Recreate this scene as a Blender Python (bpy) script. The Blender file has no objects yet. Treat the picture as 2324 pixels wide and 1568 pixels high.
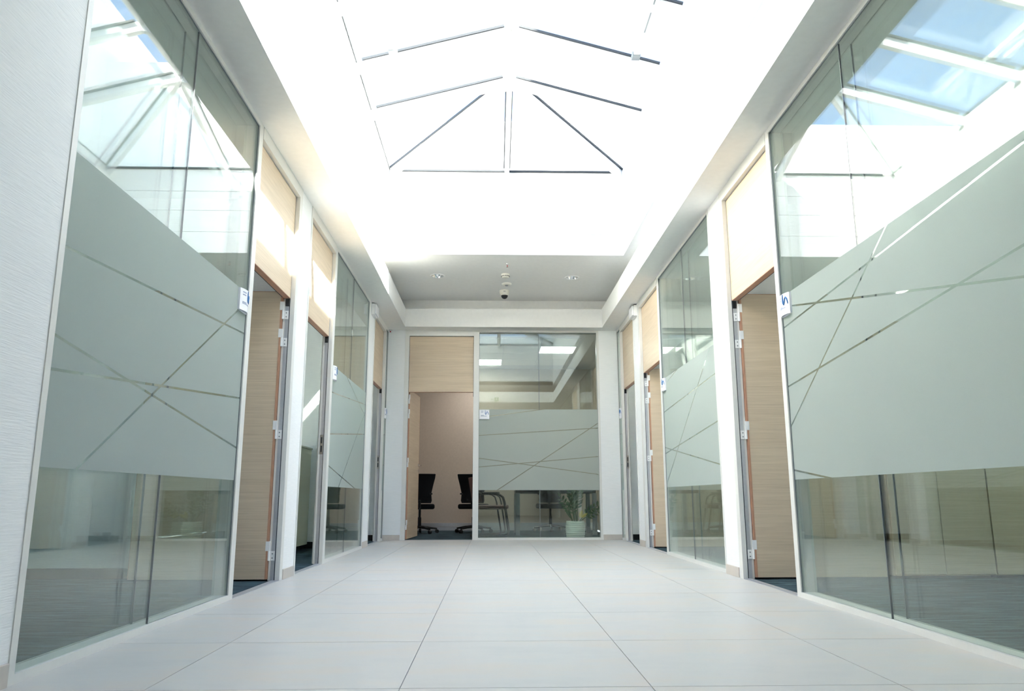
import bpy, bmesh, math, random
from mathutils import Vector, Matrix
random.seed(7)
SC = bpy.context.scene
COL = SC.collection

# ------------------------------------------------------------------ camera
F_PX, PITCH, YAW, ROLL, CAM_H = 1726.43, 0.1973305, 0.0264052, -0.0014469, 0.5907727
fw = Vector((math.sin(YAW)*math.cos(PITCH), math.cos(YAW)*math.cos(PITCH), math.sin(PITCH)))
rt = Vector((math.cos(YAW), -math.sin(YAW), 0.0))
up = rt.cross(fw)
rt, up = rt*math.cos(ROLL)+up*math.sin(ROLL), -rt*math.sin(ROLL)+up*math.cos(ROLL)
cam_data = bpy.data.cameras.new('camera')
cam_data.sensor_fit = 'HORIZONTAL'; cam_data.sensor_width = 36.0
cam_data.lens = F_PX/2324*36.0
cam_data.clip_start = 0.02; cam_data.clip_end = 400
cam = bpy.data.objects.new('camera', cam_data); COL.objects.link(cam)
M = Matrix.Identity(4)
for i in range(3):
    M[i][0] = rt[i]; M[i][1] = up[i]; M[i][2] = -fw[i]
M[2][3] = CAM_H
cam.matrix_world = M
SC.camera = cam

# ------------------------------------------------------------------ sky, sun, exposure
SUN_DIR = Vector((-1.0, 0.44, -1.31)).normalized()
world = bpy.data.worlds.new('sky'); SC.world = world; world.use_nodes = True
wn = world.node_tree; wn.nodes.clear()
wo = wn.nodes.new('ShaderNodeOutputWorld'); wb = wn.nodes.new('ShaderNodeBackground')
sky = wn.nodes.new('ShaderNodeTexSky'); sky.sky_type = 'NISHITA'
sky.sun_disc = False; sky.sun_elevation = math.radians(51.8); sky.sun_rotation = math.radians(104)
sky.air_density = 1.0; sky.dust_density = 0.6; sky.ozone_density = 2.0
SKY_STRENGTH, SUN_STRENGTH = 0.68, 53.0
wb.inputs['Strength'].default_value = SKY_STRENGTH
# thin haze and cirrus spread evenly over the whole sky
wtc = wn.nodes.new('ShaderNodeTexCoord'); wmp = wn.nodes.new('ShaderNodeMapping'); wmp.inputs['Scale'].default_value = (2.0, 0.9, 3.0)
wns = wn.nodes.new('ShaderNodeTexNoise'); wns.inputs['Scale'].default_value = 3.0; wns.inputs['Detail'].default_value = 7; wns.inputs['Roughness'].default_value = 0.62
wrp = wn.nodes.new('ShaderNodeMapRange'); wrp.inputs['From Min'].default_value = 0.42; wrp.inputs['From Max'].default_value = 0.75
wrp.inputs['To Min'].default_value = 0.03; wrp.inputs['To Max'].default_value = 0.40
whz = wn.nodes.new('ShaderNodeMix'); whz.data_type = 'RGBA'; whz.inputs['B'].default_value = (2.5, 2.45, 2.35, 1)
wn.links.new(wtc.outputs['Generated'], wmp.inputs[0]); wn.links.new(wmp.outputs[0], wns.inputs['Vector'])
wn.links.new(wns.outputs['Fac'], wrp.inputs['Value']); wn.links.new(wrp.outputs[0], whz.inputs['Factor'])
wn.links.new(sky.outputs[0], whz.inputs['A']); wn.links.new(whz.outputs['Result'], wb.inputs[0])
wn.links.new(wb.outputs[0], wo.inputs[0])
sun_d = bpy.data.lights.new('sun', 'SUN'); sun_d.energy = SUN_STRENGTH; sun_d.angle = math.radians(0.53)
sun_d.color = (1.0, 0.945, 0.86)
sun = bpy.data.objects.new('sun', sun_d); COL.objects.link(sun)
sun.rotation_euler = SUN_DIR.to_track_quat('-Z', 'Y').to_euler(); sun.location = (30, -8, 40)
SC.view_settings.view_transform = 'Standard'; SC.view_settings.look = 'None'
SC.view_settings.gamma = 1.0; SC.view_settings.use_curve_mapping = False
SC.view_settings.exposure = 0.86
cy = SC.cycles
cy.use_denoising = True
cy.max_bounces = 10; cy.diffuse_bounces = 6; cy.glossy_bounces = 4; cy.transmission_bounces = 4
cy.transparent_max_bounces = 24
cy.use_adaptive_sampling = True; cy.adaptive_threshold = 0.04; cy.adaptive_min_samples = 12
cy.caustics_reflective = False; cy.caustics_refractive = False
cy.sample_clamp_indirect = 12.0

# ------------------------------------------------------------------ dimensions (metres)
XL, XR, YB = -1.548, 1.8666, 11.1287          # corridor faces
ZC, SL, SR, SYB, SZ2 = 3.0455, -1.2767, 1.6157, 10.898, 3.321   # dropped soffit
ZH = 3.505                                    # upper ceiling
KL, KR, KY1, KY0 = -1.283, 1.607, 8.91, 2.45  # skylight well
YN = 2.45                                     # near end of the coffer
DOOR_Z = 2.12

# ------------------------------------------------------------------ materials
def newmat(name):
    m = bpy.data.materials.new(name); m.use_nodes = True
    nt = m.node_tree; nt.nodes.clear()
    return m, nt, nt.nodes, nt.links
def out(nt, sh):
    o = nt.nodes.new('ShaderNodeOutputMaterial'); nt.links.new(sh, o.inputs[0])
def pbsdf(n, col, rough=0.5, metal=0.0, spec=0.5):
    p = n.new('ShaderNodeBsdfPrincipled')
    p.inputs['Base Color'].default_value = (*col, 1); p.inputs['Roughness'].default_value = rough
    p.inputs['Metallic'].default_value = metal; p.inputs['Specular IOR Level'].default_value = spec
    return p
def coords(n, l, scale=(1, 1, 1), kind='Object'):
    tc = n.new('ShaderNodeTexCoord'); mp = n.new('ShaderNodeMapping'); mp.inputs['Scale'].default_value = scale
    l.new(tc.outputs[kind], mp.inputs['Vector']); return mp.outputs[0]
def worldpos(n, l, scale=(1, 1, 1)):
    g = n.new('ShaderNodeNewGeometry'); mp = n.new('ShaderNodeMapping'); mp.inputs['Scale'].default_value = scale
    l.new(g.outputs['Position'], mp.inputs['Vector']); return mp.outputs[0]
def noise(n, l, vec, scale, detail=3.0, rough=0.5):
    t = n.new('ShaderNodeTexNoise'); t.inputs['Scale'].default_value = scale
    t.inputs['Detail'].default_value = detail; t.inputs['Roughness'].default_value = rough
    l.new(vec, t.inputs['Vector']); return t.outputs['Fac']
def ramp(n, l, fac, stops):
    r = n.new('ShaderNodeValToRGB'); e = r.color_ramp.elements
    while len(e) < len(stops): e.new(0.5)
    for i, (p, c) in enumerate(stops): e[i].position = p; e[i].color = (*c, 1)
    l.new(fac, r.inputs[0]); return r.outputs[0]
def bump(n, l, h, strength, dist=0.01):
    b = n.new('ShaderNodeBump'); b.inputs['Strength'].default_value = strength; b.inputs['Distance'].default_value = dist
    l.new(h, b.inputs['Height']); return b.outputs[0]
def plain(name, col, rough=0.5, metal=0.0, spec=0.5, grain=0.03, gscale=60):
    m, nt, n, l = newmat(name); p = pbsdf(n, col, rough, metal, spec)
    f = noise(n, l, coords(n, l), gscale, 2)
    c = ramp(n, l, f, [(0.3, tuple(v*(1-grain) for v in col)), (0.7, tuple(min(1, v*(1+grain)) for v in col))])
    l.new(c, p.inputs['Base Color']); out(nt, p.outputs[0]); return m
MAT = {}
MAT['frame'] = plain('painted_frame', (0.74, 0.735, 0.70), 0.35, grain=0.01)
MAT['ceil'] = plain('ceiling_paint', (0.87, 0.87, 0.85), 0.8, spec=0.2, grain=0.015, gscale=20)
MAT['white'] = plain('white_lacquer', (0.84, 0.84, 0.83), 0.4, grain=0.01)
MAT['alu'] = plain('anodised_aluminium', (0.56, 0.57, 0.60), 0.35, 0.6)
MAT['chrome'] = plain('polished_chrome', (0.85, 0.85, 0.86), 0.08, 1.0, grain=0.0)
MAT['steel'] = plain('brushed_steel', (0.50, 0.49, 0.47), 0.3, 1.0)
MAT['darkgap'] = plain('dark_gasket', (0.035, 0.04, 0.045), 0.6)
MAT['gasketgrey'] = plain('grey_gasket', (0.20, 0.22, 0.23), 0.5)
MAT['black'] = plain('black_plastic', (0.016, 0.016, 0.018), 0.55)
MAT['blackmesh'] = plain('black_mesh_fabric', (0.012, 0.012, 0.014), 0.85, spec=0.2)
MAT['cream'] = plain('cream_plastic', (0.80, 0.78, 0.70), 0.4, grain=0.01)
MAT['edge'] = plain('reddish_wood_edging', (0.50, 0.27, 0.17), 0.5, grain=0.06, gscale=18)
MAT['tambour'] = plain('beige_tambour', (0.50, 0.47, 0.37), 0.5)
MAT['maroon'] = plain('maroon_leather', (0.10, 0.035, 0.03), 0.4)
MAT['tablegrey'] = plain('table_grey_metal', (0.25, 0.28, 0.31), 0.4)
MAT['leaf'] = plain('dark_green_leaf', (0.05, 0.11, 0.04), 0.35, grain=0.2, gscale=30)
MAT['leafyellow'] = plain('yellow_leaf', (0.62, 0.45, 0.10), 0.5, grain=0.1)
MAT['stem'] = plain('green_stem', (0.09, 0.14, 0.06), 0.5, grain=0.1)
MAT['soil'] = plain('potting_soil', (0.05, 0.035, 0.025), 0.95, grain=0.4, gscale=80)
MAT['pot'] = plain('glazed_white_pot', (0.80, 0.80, 0.74), 0.3, grain=0.03)
MAT['red'] = plain('red_lens', (0.55, 0.01, 0.02), 0.2)
MAT['signwhite'] = plain('sign_paper', (0.86, 0.86, 0.90), 0.3, grain=0.0)
MAT['signblue'] = plain('sign_blue_print', (0.03, 0.17, 0.42), 0.4, grain=0.0)
MAT['signtext'] = plain('sign_text_print', (0.35, 0.40, 0.52), 0.5, grain=0.0)
MAT['green'] = plain('exit_sign_green', (0.05, 0.32, 0.10), 0.4, grain=0.0)
MAT['render'] = plain('white_render', (0.82, 0.81, 0.79), 0.9, spec=0.1, grain=0.03, gscale=3)
MAT['roofing'] = plain('pale_roof_membrane', (0.62, 0.62, 0.60), 0.9, spec=0.1, grain=0.08, gscale=4)
MAT['baseblack'] = plain('black_skirting', (0.015, 0.015, 0.016), 0.5)
MAT['tile_ceiling'] = plain('acoustic_ceiling_tile', (0.74, 0.74, 0.72), 0.9, spec=0.1, grain=0.04, gscale=120)
MAT['warmwall'] = plain('warm_taupe_wall', (0.52, 0.44, 0.37), 0.85, spec=0.2, grain=0.03, gscale=30)

def wallpaper():
    m, nt, n, l = newmat('woven_white_wallcovering')
    p = pbsdf(n, (0.80, 0.82, 0.83), 0.75, spec=0.25)
    v = worldpos(n, l, (9, 9, 170))
    f = noise(n, l, v, 1.0, 4, 0.6)
    l.new(bump(n, l, f, 0.5, 0.004), p.inputs['Normal'])
    c = ramp(n, l, f, [(0.3, (0.84, 0.85, 0.85)), (0.7, (0.895, 0.90, 0.895))]); l.new(c, p.inputs['Base Color'])
    out(nt, p.outputs[0]); return m
MAT['wall'] = wallpaper()

def wood(name, a, b, rough=0.45):
    m, nt, n, l = newmat(name)
    p = pbsdf(n, a, rough, spec=0.35)
    v = worldpos(n, l, (3.0, 3.0, 170))
    f1 = noise(n, l, v, 1.0, 5, 0.65)
    v2 = worldpos(n, l, (1.2, 1.2, 26)); f2 = noise(n, l, v2, 1.0, 3, 0.5)
    mx = n.new('ShaderNodeMath'); mx.operation = 'MULTIPLY_ADD'; mx.inputs[1].default_value = 0.4; l.new(f2, mx.inputs[0]); l.new(f1, mx.inputs[2])
    h = n.new('ShaderNodeMath'); h.operation = 'MULTIPLY'; h.inputs[1].default_value = 0.714; l.new(mx.outputs[0], h.inputs[0])
    c = ramp(n, l, h.outputs[0], [(0.36, b), (0.62, a)]); l.new(c, p.inputs['Base Color'])
    l.new(bump(n, l, f1, 0.12, 0.002), p.inputs['Normal'])
    out(nt, p.outputs[0]); return m
MAT['oak'] = wood('bleached_oak_veneer', (0.69, 0.56, 0.41), (0.57, 0.45, 0.32))

def stone(name, base, warm, dark):
    m, nt, n, l = newmat(name)
    p = pbsdf(n, base, 0.38, spec=0.4)
    oi = n.new('ShaderNodeObjectInfo'); g = n.new('ShaderNodeNewGeometry')
    sc = n.new('ShaderNodeVectorMath'); sc.operation = 'SCALE'
    cmb = n.new('ShaderNodeCombineXYZ')
    for k in range(3): l.new(oi.outputs['Random'], cmb.inputs[k])
    l.new(cmb.outputs[0], sc.inputs[0]); sc.inputs['Scale'].default_value = 40.0
    ad = n.new('ShaderNodeVectorMath'); ad.operation = 'ADD'
    l.new(g.outputs['Position'], ad.inputs[0]); l.new(sc.outputs[0], ad.inputs[1])
    mp = n.new('ShaderNodeMapping'); mp.inputs['Scale'].default_value = (1.3, 3.2, 1.0); l.new(ad.outputs[0], mp.inputs[0])
    f = noise(n, l, mp.outputs[0], 1.6, 8, 0.6)
    c = ramp(n, l, f, [(0.30, dark), (0.48, base), (0.66, warm), (0.80, base)])
    f2 = noise(n, l, ad.outputs[0], 22, 4, 0.6)
    c2 = ramp(n, l, f2, [(0.35, (0.95, 0.95, 0.95)), (0.65, (1, 1, 1))])
    mm = n.new('ShaderNodeMix'); mm.data_type = 'RGBA'; mm.blend_type = 'MULTIPLY'; mm.inputs['Factor'].default_value = 1.0
    l.new(c, mm.inputs['A']); l.new(c2, mm.inputs['B']); l.new(mm.outputs['Result'], p.inputs['Base Color'])
    r = ramp(n, l, f2, [(0.3, (0.34,)*3), (0.7, (0.46,)*3)]); l.new(r, p.inputs['Roughness'])
    out(nt, p.outputs[0]); return m
MAT['tile'] = stone('pale_stone_tile', (0.575, 0.562, 0.532), (0.605, 0.555, 0.495), (0.545, 0.537, 0.512))
MAT['grout'] = plain('grey_grout', (0.36, 0.36, 0.37), 0.9)
MAT['skirt'] = stone('stone_skirting', (0.60, 0.545, 0.49), (0.63, 0.56, 0.49), (0.55, 0.51, 0.47))

def carpet():
    m, nt, n, l = newmat('striped_blue_grey_carpet')
    p = pbsdf(n, (0.03, 0.04, 0.05), 0.95, spec=0.1)
    v = worldpos(n, l, (2.0, 16.0, 1)); f = noise(n, l, v, 1.6, 6, 0.7)
    c = ramp(n, l, f, [(0.36, (0.016, 0.020, 0.026)), (0.50, (0.05, 0.075, 0.09)), (0.66, (0.10, 0.17, 0.19))])
    l.new(c, p.inputs['Base Color'])
    f2 = noise(n, l, worldpos(n, l), 260, 2); l.new(bump(n, l, f2, 0.8, 0.006), p.inputs['Normal'])
    out(nt, p.outputs[0]); return m
MAT['carpet'] = carpet()

def glass(name, tint, r0=0.043, gain=1.0):
    m, nt, n, l = newmat(name)
    tr = n.new('ShaderNodeBsdfTransparent'); tr.inputs[0].default_value = (*tint, 1)
    gl = n.new('ShaderNodeBsdfGlossy'); gl.inputs['Roughness'].default_value = 0.0; gl.inputs[0].default_value = (1, 1, 1, 1)
    lw = n.new('ShaderNodeLayerWeight'); lw.inputs['Blend'].default_value = 0.5
    pw = n.new('ShaderNodeMath'); pw.operation = 'POWER'; pw.inputs[1].default_value = 5.0; l.new(lw.outputs['Facing'], pw.inputs[0])
    ma = n.new('ShaderNodeMath'); ma.operation = 'MULTIPLY_ADD'; ma.inputs[1].default_value = (1-r0)*gain; ma.inputs[2].default_value = r0*gain
    l.new(pw.outputs[0], ma.inputs[0])
    mx = n.new('ShaderNodeMixShader'); l.new(ma.outputs[0], mx.inputs[0]); l.new(tr.outputs[0], mx.inputs[1]); l.new(gl.outputs[0], mx.inputs[2])
    out(nt, mx.outputs[0]); return m
MAT['glass'] = glass('clear_green_tinted_glass', (0.925, 0.962, 0.942))
MAT['skyglass'] = glass('skylight_glazing', (0.95, 0.97, 0.97))

def film():
    m, nt, n, l = newmat('frosted_window_film')
    d = n.new('ShaderNodeBsdfDiffuse'); d.inputs[0].default_value = (0.6, 0.65, 0.61, 1)
    t = n.new('ShaderNodeBsdfTranslucent'); t.inputs[0].default_value = (0.60, 0.68, 0.64, 1)
    tr = n.new('ShaderNodeBsdfTransparent'); tr.inputs[0].default_value = (0.8, 0.9, 0.86, 1)
    a = n.new('ShaderNodeMixShader'); a.inputs[0].default_value = 0.40; l.new(d.outputs[0], a.inputs[1]); l.new(t.outputs[0], a.inputs[2])
    b = n.new('ShaderNodeMixShader'); b.inputs[0].default_value = 0.06; l.new(a.outputs[0], b.inputs[1]); l.new(tr.outputs[0], b.inputs[2])
    f = noise(n, l, worldpos(n, l), 700, 1)
    c = ramp(n, l, f, [(0.3, (0.51, 0.545, 0.52)), (0.7, (0.54, 0.58, 0.55))]); l.new(c, d.inputs[0])
    out(nt, b.outputs[0]); return m
MAT['film'] = film()

def emit(name, col, s):
    m, nt, n, l = newmat(name); e = n.new('ShaderNodeEmission')
    e.inputs[0].default_value = (*col, 1); e.inputs[1].default_value = s; out(nt, e.outputs[0]); return m
MAT['led'] = emit('led_panel_diffuser', (1.0, 0.98, 0.94), 12.0)
MAT['lampdiff'] = plain('frosted_lamp_diffuser', (0.84, 0.85, 0.87), 0.3, grain=0.0)

# ------------------------------------------------------------------ mesh helpers
class MB:
    def __init__(s): s.v = []; s.f = []
    def box(s, x0, x1, y0, y1, z0, z1):
        x0, x1 = min(x0, x1), max(x0, x1); y0, y1 = min(y0, y1), max(y0, y1); z0, z1 = min(z0, z1), max(z0, z1)
        b = len(s.v)
        s.v += [(x0,y0,z0),(x1,y0,z0),(x1,y1,z0),(x0,y1,z0),(x0,y0,z1),(x1,y0,z1),(x1,y1,z1),(x0,y1,z1)]
        s.f += [tuple(b+i for i in q) for q in ((0,3,2,1),(4,5,6,7),(0,1,5,4),(1,2,6,5),(2,3,7,6),(3,0,4,7))]
        return s
    def prism(s, poly, vec):
        """poly: 3D points in order, extruded by vec"""
        b = len(s.v); k = len(poly); v = Vector(vec)
        s.v += [tuple(p) for p in poly] + [tuple(Vector(p)+v) for p in poly]
        s.f += [tuple(b+i for i in reversed(range(k))), tuple(b+k+i for i in range(k))]
        s.f += [(b+i, b+(i+1) % k, b+k+(i+1) % k, b+k+i) for i in range(k)]
        return s
    def beam(s, p, q, wdt, drop, upv=(0, 0, 1), top=0.0):
        """bar from p to q hanging 'drop' below the line (offset top)"""
        p = Vector(p); q = Vector(q); d = (q-p).normalized(); side = d.cross(Vector(upv)).normalized(); u = side.cross(d).normalized()
        a = [p+side*wdt/2+u*top, p-side*wdt/2+u*top, p-side*wdt/2+u*(top-drop), p+side*wdt/2+u*(top-drop)]
        return s.prism(a, q-p)
    def tube(s, path, r, n=8, closed=False):
        P = [Vector(p) for p in path]; b = len(s.v); k = len(P)
        rr = r if isinstance(r, (list, tuple)) else [r]*k
        ref = None
        for i, p in enumerate(P):
            a = P[i-1] if i > 0 else P[i]; c = P[i+1] if i < k-1 else P[i]
            d = (c-a).normalized()
            if ref is None: ref = Vector((0, 0, 1)) if abs(d.z) < 0.9 else Vector((1, 0, 0))
            x = d.cross(ref).normalized(); ref = x.cross(d).normalized()
            for j in range(n):
                t = 2*math.pi*j/n; s.v.append(tuple(p+(x*math.cos(t)+ref*math.sin(t))*rr[i]))
        for i in range(k-1):
            for j in range(n):
                s.f.append((b+i*n+j, b+i*n+(j+1) % n, b+(i+1)*n+(j+1) % n, b+(i+1)*n+j))
        s.f.append(tuple(b+j for j in reversed(range(n)))); s.f.append(tuple(b+(k-1)*n+j for j in range(n)))
        return s
    def lathe(s, prof, c=(0, 0, 0), n=32, cap0=True, cap1=True):
        b = len(s.v); k = len(prof)
        for r, z in prof:
            for j in range(n):
                t = 2*math.pi*j/n; s.v.append((c[0]+r*math.cos(t), c[1]+r*math.sin(t), c[2]+z))
        for i in range(k-1):
            for j in range(n):
                s.f.append((b+i*n+j, b+i*n+(j+1) % n, b+(i+1)*n+(j+1) % n, b+(i+1)*n+j))
        if cap0: s.f.append(tuple(b+j for j in reversed(range(n))))
        if cap1: s.f.append(tuple(b+(k-1)*n+j for j in range(n)))
        return s
    def quad(s, pts):
        b = len(s.v); s.v += [tuple(p) for p in pts]; s.f.append(tuple(range(b, b+len(pts)))); return s
    def mesh(s, name, mat, smooth=False):
        me = bpy.data.meshes.new(name); me.from_pydata(s.v, [], s.f); me.update()
        bm = bmesh.new(); bm.from_mesh(me); bmesh.ops.recalc_face_normals(bm, faces=bm.faces); bm.to_mesh(me); bm.free()
        me.materials.append(MAT[mat] if isinstance(mat, str) else mat)
        if smooth:
            for p in me.polygons: p.use_smooth = True
        return me
    def build(s, name, mat, parent=None, smooth=False, bevel=0.0, local=False, seg=2):
        o = bpy.data.objects.new(name, s.mesh(name, mat, smooth)); COL.objects.link(o)
        if parent: attach(o, parent, local)
        if bevel:
            bv = o.modifiers.new('bevel', 'BEVEL'); bv.width = bevel; bv.segments = seg; bv.limit_method = 'ANGLE'
        if smooth:
            es = o.modifiers.new('split', 'EDGE_SPLIT'); es.split_angle = math.radians(38)
        return o
def wloc(o):
    m = Matrix.Identity(4)
    chain = []
    while o: chain.append(o); o = o.parent
    for q in reversed(chain):
        m = m @ (q.matrix_parent_inverse if q.parent else Matrix.Identity(4)) @ Matrix.LocRotScale(q.location, q.rotation_euler, q.scale)
    return m
def attach(o, parent, local=False):
    o.parent = parent
    if not local: o.matrix_parent_inverse = wloc(parent).inverted()
def tag(o, label=None, cat=None, group=None, kind=None):
    if label: o['label'] = label
    if cat: o['category'] = cat
    if group: o['group'] = group
    if kind: o['kind'] = kind
    return o
def empty(name, loc, label, cat=None, group=None, kind=None, rz=0.0):
    o = bpy.data.objects.new(name, None); COL.objects.link(o); o.location = loc; o.rotation_euler.z = rz
    o.empty_display_size = 0.1
    return tag(o, label, cat, group, kind)
def copy_tree(o, parent=None):
    c = o.copy(); COL.objects.link(c); c.parent = parent
    if parent: c.matrix_parent_inverse = o.matrix_parent_inverse.copy()
    for ch in list(o.children): copy_tree(ch, c)
    return c
def P3(w, s, d, z):
    return (XL-d, s, z) if w == 'L' else (XR+d, s, z) if w == 'R' else (s, YB+d, z)
def wbox(mb, w, s0, s1, d0, d1, z0, z1):
    a = P3(w, s0, d0, z0); b = P3(w, s1, d1, z1); mb.box(a[0], b[0], a[1], b[1], a[2], b[2]); return mb
def W(w, s0, s1, d0, d1, z0, z1): return wbox(MB(), w, s0, s1, d0, d1, z0, z1)

# ================================================================== LARGE STRUCTURE
# ---- floor of stone tiles
TX, TY, TS = -0.2882, 3.3774, 0.8
floor = MB().box(XL-0.02, XR+0.02, -3.6, YB+0.04, -0.12, -0.004).build('floor', 'grout')
tag(floor, 'corridor floor of large pale beige stone tiles with thin grey joints', kind='structure')
xs = [XL] + [TX+TS*i for i in range(-1, 3)] + [XR]
cache = {}
j0 = -9
for j in range(j0, 10):
    y0, y1 = TY+TS*j, min(TY+TS*(j+1), YB+0.03)
    for i in range(5):
        x0, x1 = xs[i], xs[i+1]
        key = (i, round(y1-y0, 3))
        if key not in cache:
            g = 0.0016
            cache[key] = MB().box(-(x1-x0)/2+g, (x1-x0)/2-g, -(y1-y0)/2+g, (y1-y0)/2-g, -0.012, 0).mesh('floor_tile', 'tile')
        o = bpy.data.objects.new('floor_tile', cache[key]); COL.objects.link(o)
        o.location = ((x0+x1)/2, (y0+y1)/2, random.uniform(-0.0003, 0.0)); o.parent = floor

# ---- carpets of the offices
def carpet_floor(name, x0, x1, y0, y1, label):
    tag(MB().box(x0, x1, y0, y1, -0.12, -0.001).build(name, 'carpet'), label, kind='structure')
carpet_floor('floor_carpet', -5.0, XL-0.02, 1.2, 6.05, 'blue grey striped carpet of the office behind the long sunlit-side glass wall')
carpet_floor('floor_carpet', -5.0, XL-0.02, 6.05, 9.6, 'dark blue grey striped carpet of the office with the beige tambour cabinet')
carpet_floor('floor_carpet', -5.0, XL-0.02, 9.6, YB+0.04, 'dark carpet of the office beside the red dot detector')
carpet_floor('floor_carpet', XR+0.02, 5.3, 1.2, 6.05, 'grey blue carpet of the office with the sunlit transom door')
carpet_floor('floor_carpet', XR+0.02, 5.3, 6.05, 9.6, 'grey blue carpet of the empty office opposite the tambour cabinet')
carpet_floor('floor_carpet', XR+0.02, 5.3, 9.6, YB+0.04, 'dark carpet of the last office opposite the red dot detector')
carpet_floor('floor_carpet', XL-0.02, XR+0.02, YB+0.04, 14.5, 'dark grey striped carpet of the meeting room with black chairs')

# ---- walls of the corridor: piers between the doors and glass, and the wall above the soffit
wall_left = empty('wall_left', (XL, 6, 0), 'white woven wallcovering piers between the doors and glass, sunlit side', kind='structure')
wall_right = empty('wall_right', (XR, 6, 0), 'white woven wallcovering piers between the doors and glass, shaded side', kind='structure')
wall_back = empty('wall_back', (0, YB, 0), 'white end wall around the meeting room door and glass', kind='structure')
for (w, par, spans) in (('L', wall_left, [(0.9, 2.64), (5.868, 6.212), (9.395, 9.78)]), ('R', wall_right, [(0.9, 1.21), (5.868, 6.212), (9.438, 9.78)])):
    for a, b in spans: W(w, a, b, 0.0, 0.10, 0, ZC).build('pier', 'wall', par)
    W(w, -3.6, YB+0.1, 0.002, 0.10, ZC, 3.62).build('upper_wall', 'ceil', par)
    W(w, -3.6, 0.9, 0.0, 0.10, 0, ZC).build('lobby_wall', 'wall', par)
W('B', XL-0.05, -1.29, 0, 0.1, 0, ZC).build('pier', 'wall', wall_back)
W('B', 1.586, XR+0.05, 0, 0.1, 0, ZC).build('pier', 'wall', wall_back)
W('B', XL-0.1, XR+0.1, 0.002, 0.1, ZC, 3.62).build('upper_wall', 'ceil', wall_back)
tag(MB().box(XL-0.1, XR+0.1, -3.7, -3.6, 0, 3.62).build('wall_rear', 'wall'), 'white lobby wall closing the corridor opposite the meeting room', kind='structure')
for nm, w, spans in (('baseboard_left', 'L', [(0.9, 2.625), (5.88, 6.203), (9.41, 9.773)]), ('baseboard_right', 'R', [(0.9, 1.19), (5.895, 6.203), (9.45, 9.773)]),
                     ('baseboard_back', 'B', [(XL, -1.302), (1.598, XR)])):
    e = empty(nm, P3(w, spans[0][0], 0, 0), 'low beige stone skirting along the %s' % {'L': 'sunlit piers', 'R': 'shaded piers', 'B': 'end wall'}[w], kind='structure')
    for a, b in spans: W(w, a, b, -0.011, 0.0, 0, 0.074).build('skirting_tile', 'skirt', e, bevel=0.002)

# ---- dropped soffit with fascia, upper ceiling
ce = empty('ceiling', (0.16, 6, ZC), 'white coffered ceiling with dropped soffit and open cove around the skylight', kind='structure')
m = MB()
m.box(XL, SL, YN, YB, ZC, SZ2); m.build('soffit', 'ceil', ce)
MB().box(SR, XR, YN, YB, ZC, SZ2).build('soffit', 'ceil', ce)
MB().box(SL, SR, SYB, YB, ZC, SZ2).build('soffit', 'ceil', ce)
MB().box(XL, XR, -3.6, YN, ZC, SZ2).build('soffit', 'ceil', ce)
MB().box(XL, KL-0.05, YN, YB, ZH, 3.6).build('upper_ceiling', 'ceil', ce)
MB().box(KR+0.05, XR, YN, YB, ZH, 3.6).build('upper_ceiling', 'ceil', ce)
MB().box(XL, XR, -3.6, YN, ZH, 3.6).build('upper_ceiling', 'ceil', ce)

# ---- roof and surroundings seen in the glass
RZ = 4.15
roof = MB()
roof.box(-5.2, KL-0.1, -12, 20, RZ-0.3, RZ); roof.box(KR+0.1, 7.0, -12, 20, RZ-0.3, RZ)
roof.box(KL-0.1, KR+0.1, KY1+0.1, 20, RZ-0.3, RZ); roof.box(KL-0.1, KR+0.1, -12, KY0-0.1, RZ-0.3, RZ)
tag(roof.build('roof', 'roofing'), 'pale flat roof around the skylight', kind='structure')
tag(MB().box(4.0, 7.0, -12, 20, 4.2, 9.66).build('wall_exterior', 'render'), 'tall white rendered building beyond the skylight, seen mirrored in the glass', kind='structure')
x = MB(); x.box(0.6, 4.0, 12.95, 16, 4.2, 8.5)
tag(x.build('wall_exterior', 'render'), 'white rendered roof storey standing beyond the skylight end', kind='structure')
tag(MB().box(-5.2, 0.6, 12.95, 16, 4.2, 7.4).build('wall_exterior', 'render'), 'lower white parapet block behind the skylight end', kind='structure')

tag(MB().box(-5.2, 4.0, -8.0, -5.0, 4.2, 6.4).build('wall_exterior', 'render'), 'low white roof storey at the lobby end of the skylight', kind='structure')
tag(MB().box(-60, 60, -60, 70, -0.5, -0.2).build('ground', 'roofing'), 'pale paved ground outside the offices', kind='structure')  # out of view; added to bounce sunlight up into the office windows

# ---- skylight
sk = empty('skylight', (0.16, 5.7, ZH), 'long hipped white framed glass skylight over the corridor', kind='structure')
EL, ER, EY0, EY1, EZ, RDZ, RX = -1.30, 1.645, 2.42, 8.92, 4.61, 5.02, 0.1725
AY1, AY0 = 7.41, 3.86
zs = [ZH, 3.772, 4.047, 4.296, 4.575]
for k in range(4):
    a, b = zs[k]+0.0025, zs[k+1]-0.0025
    if k == 0: a = ZH
    for (x0, x1, y0, y1) in ((KL-0.05, KL, KY0, KY1), (KR, KR+0.05, KY0, KY1), (KL-0.05, KR+0.05, KY1, KY1+0.05), (KL-0.05, KR+0.05, KY0-0.05, KY0)):
        MB().box(x0, x1, y0, y1, a, b).build('lining_board', 'white', sk)
for (x0, x1, y0, y1) in ((KL-0.09, KL-0.052, KY0-0.09, KY1+0.09), (KR+0.052, KR+0.09, KY0-0.09, KY1+0.09), (KL-0.09, KR+0.09, KY1+0.052, KY1+0.09), (KL-0.09, KR+0.09, KY0-0.09, KY0-0.052)):
    MB().box(x0, x1, y0, y1, ZH+0.1, 4.575).build('curb_backing', 'white', sk)
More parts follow.
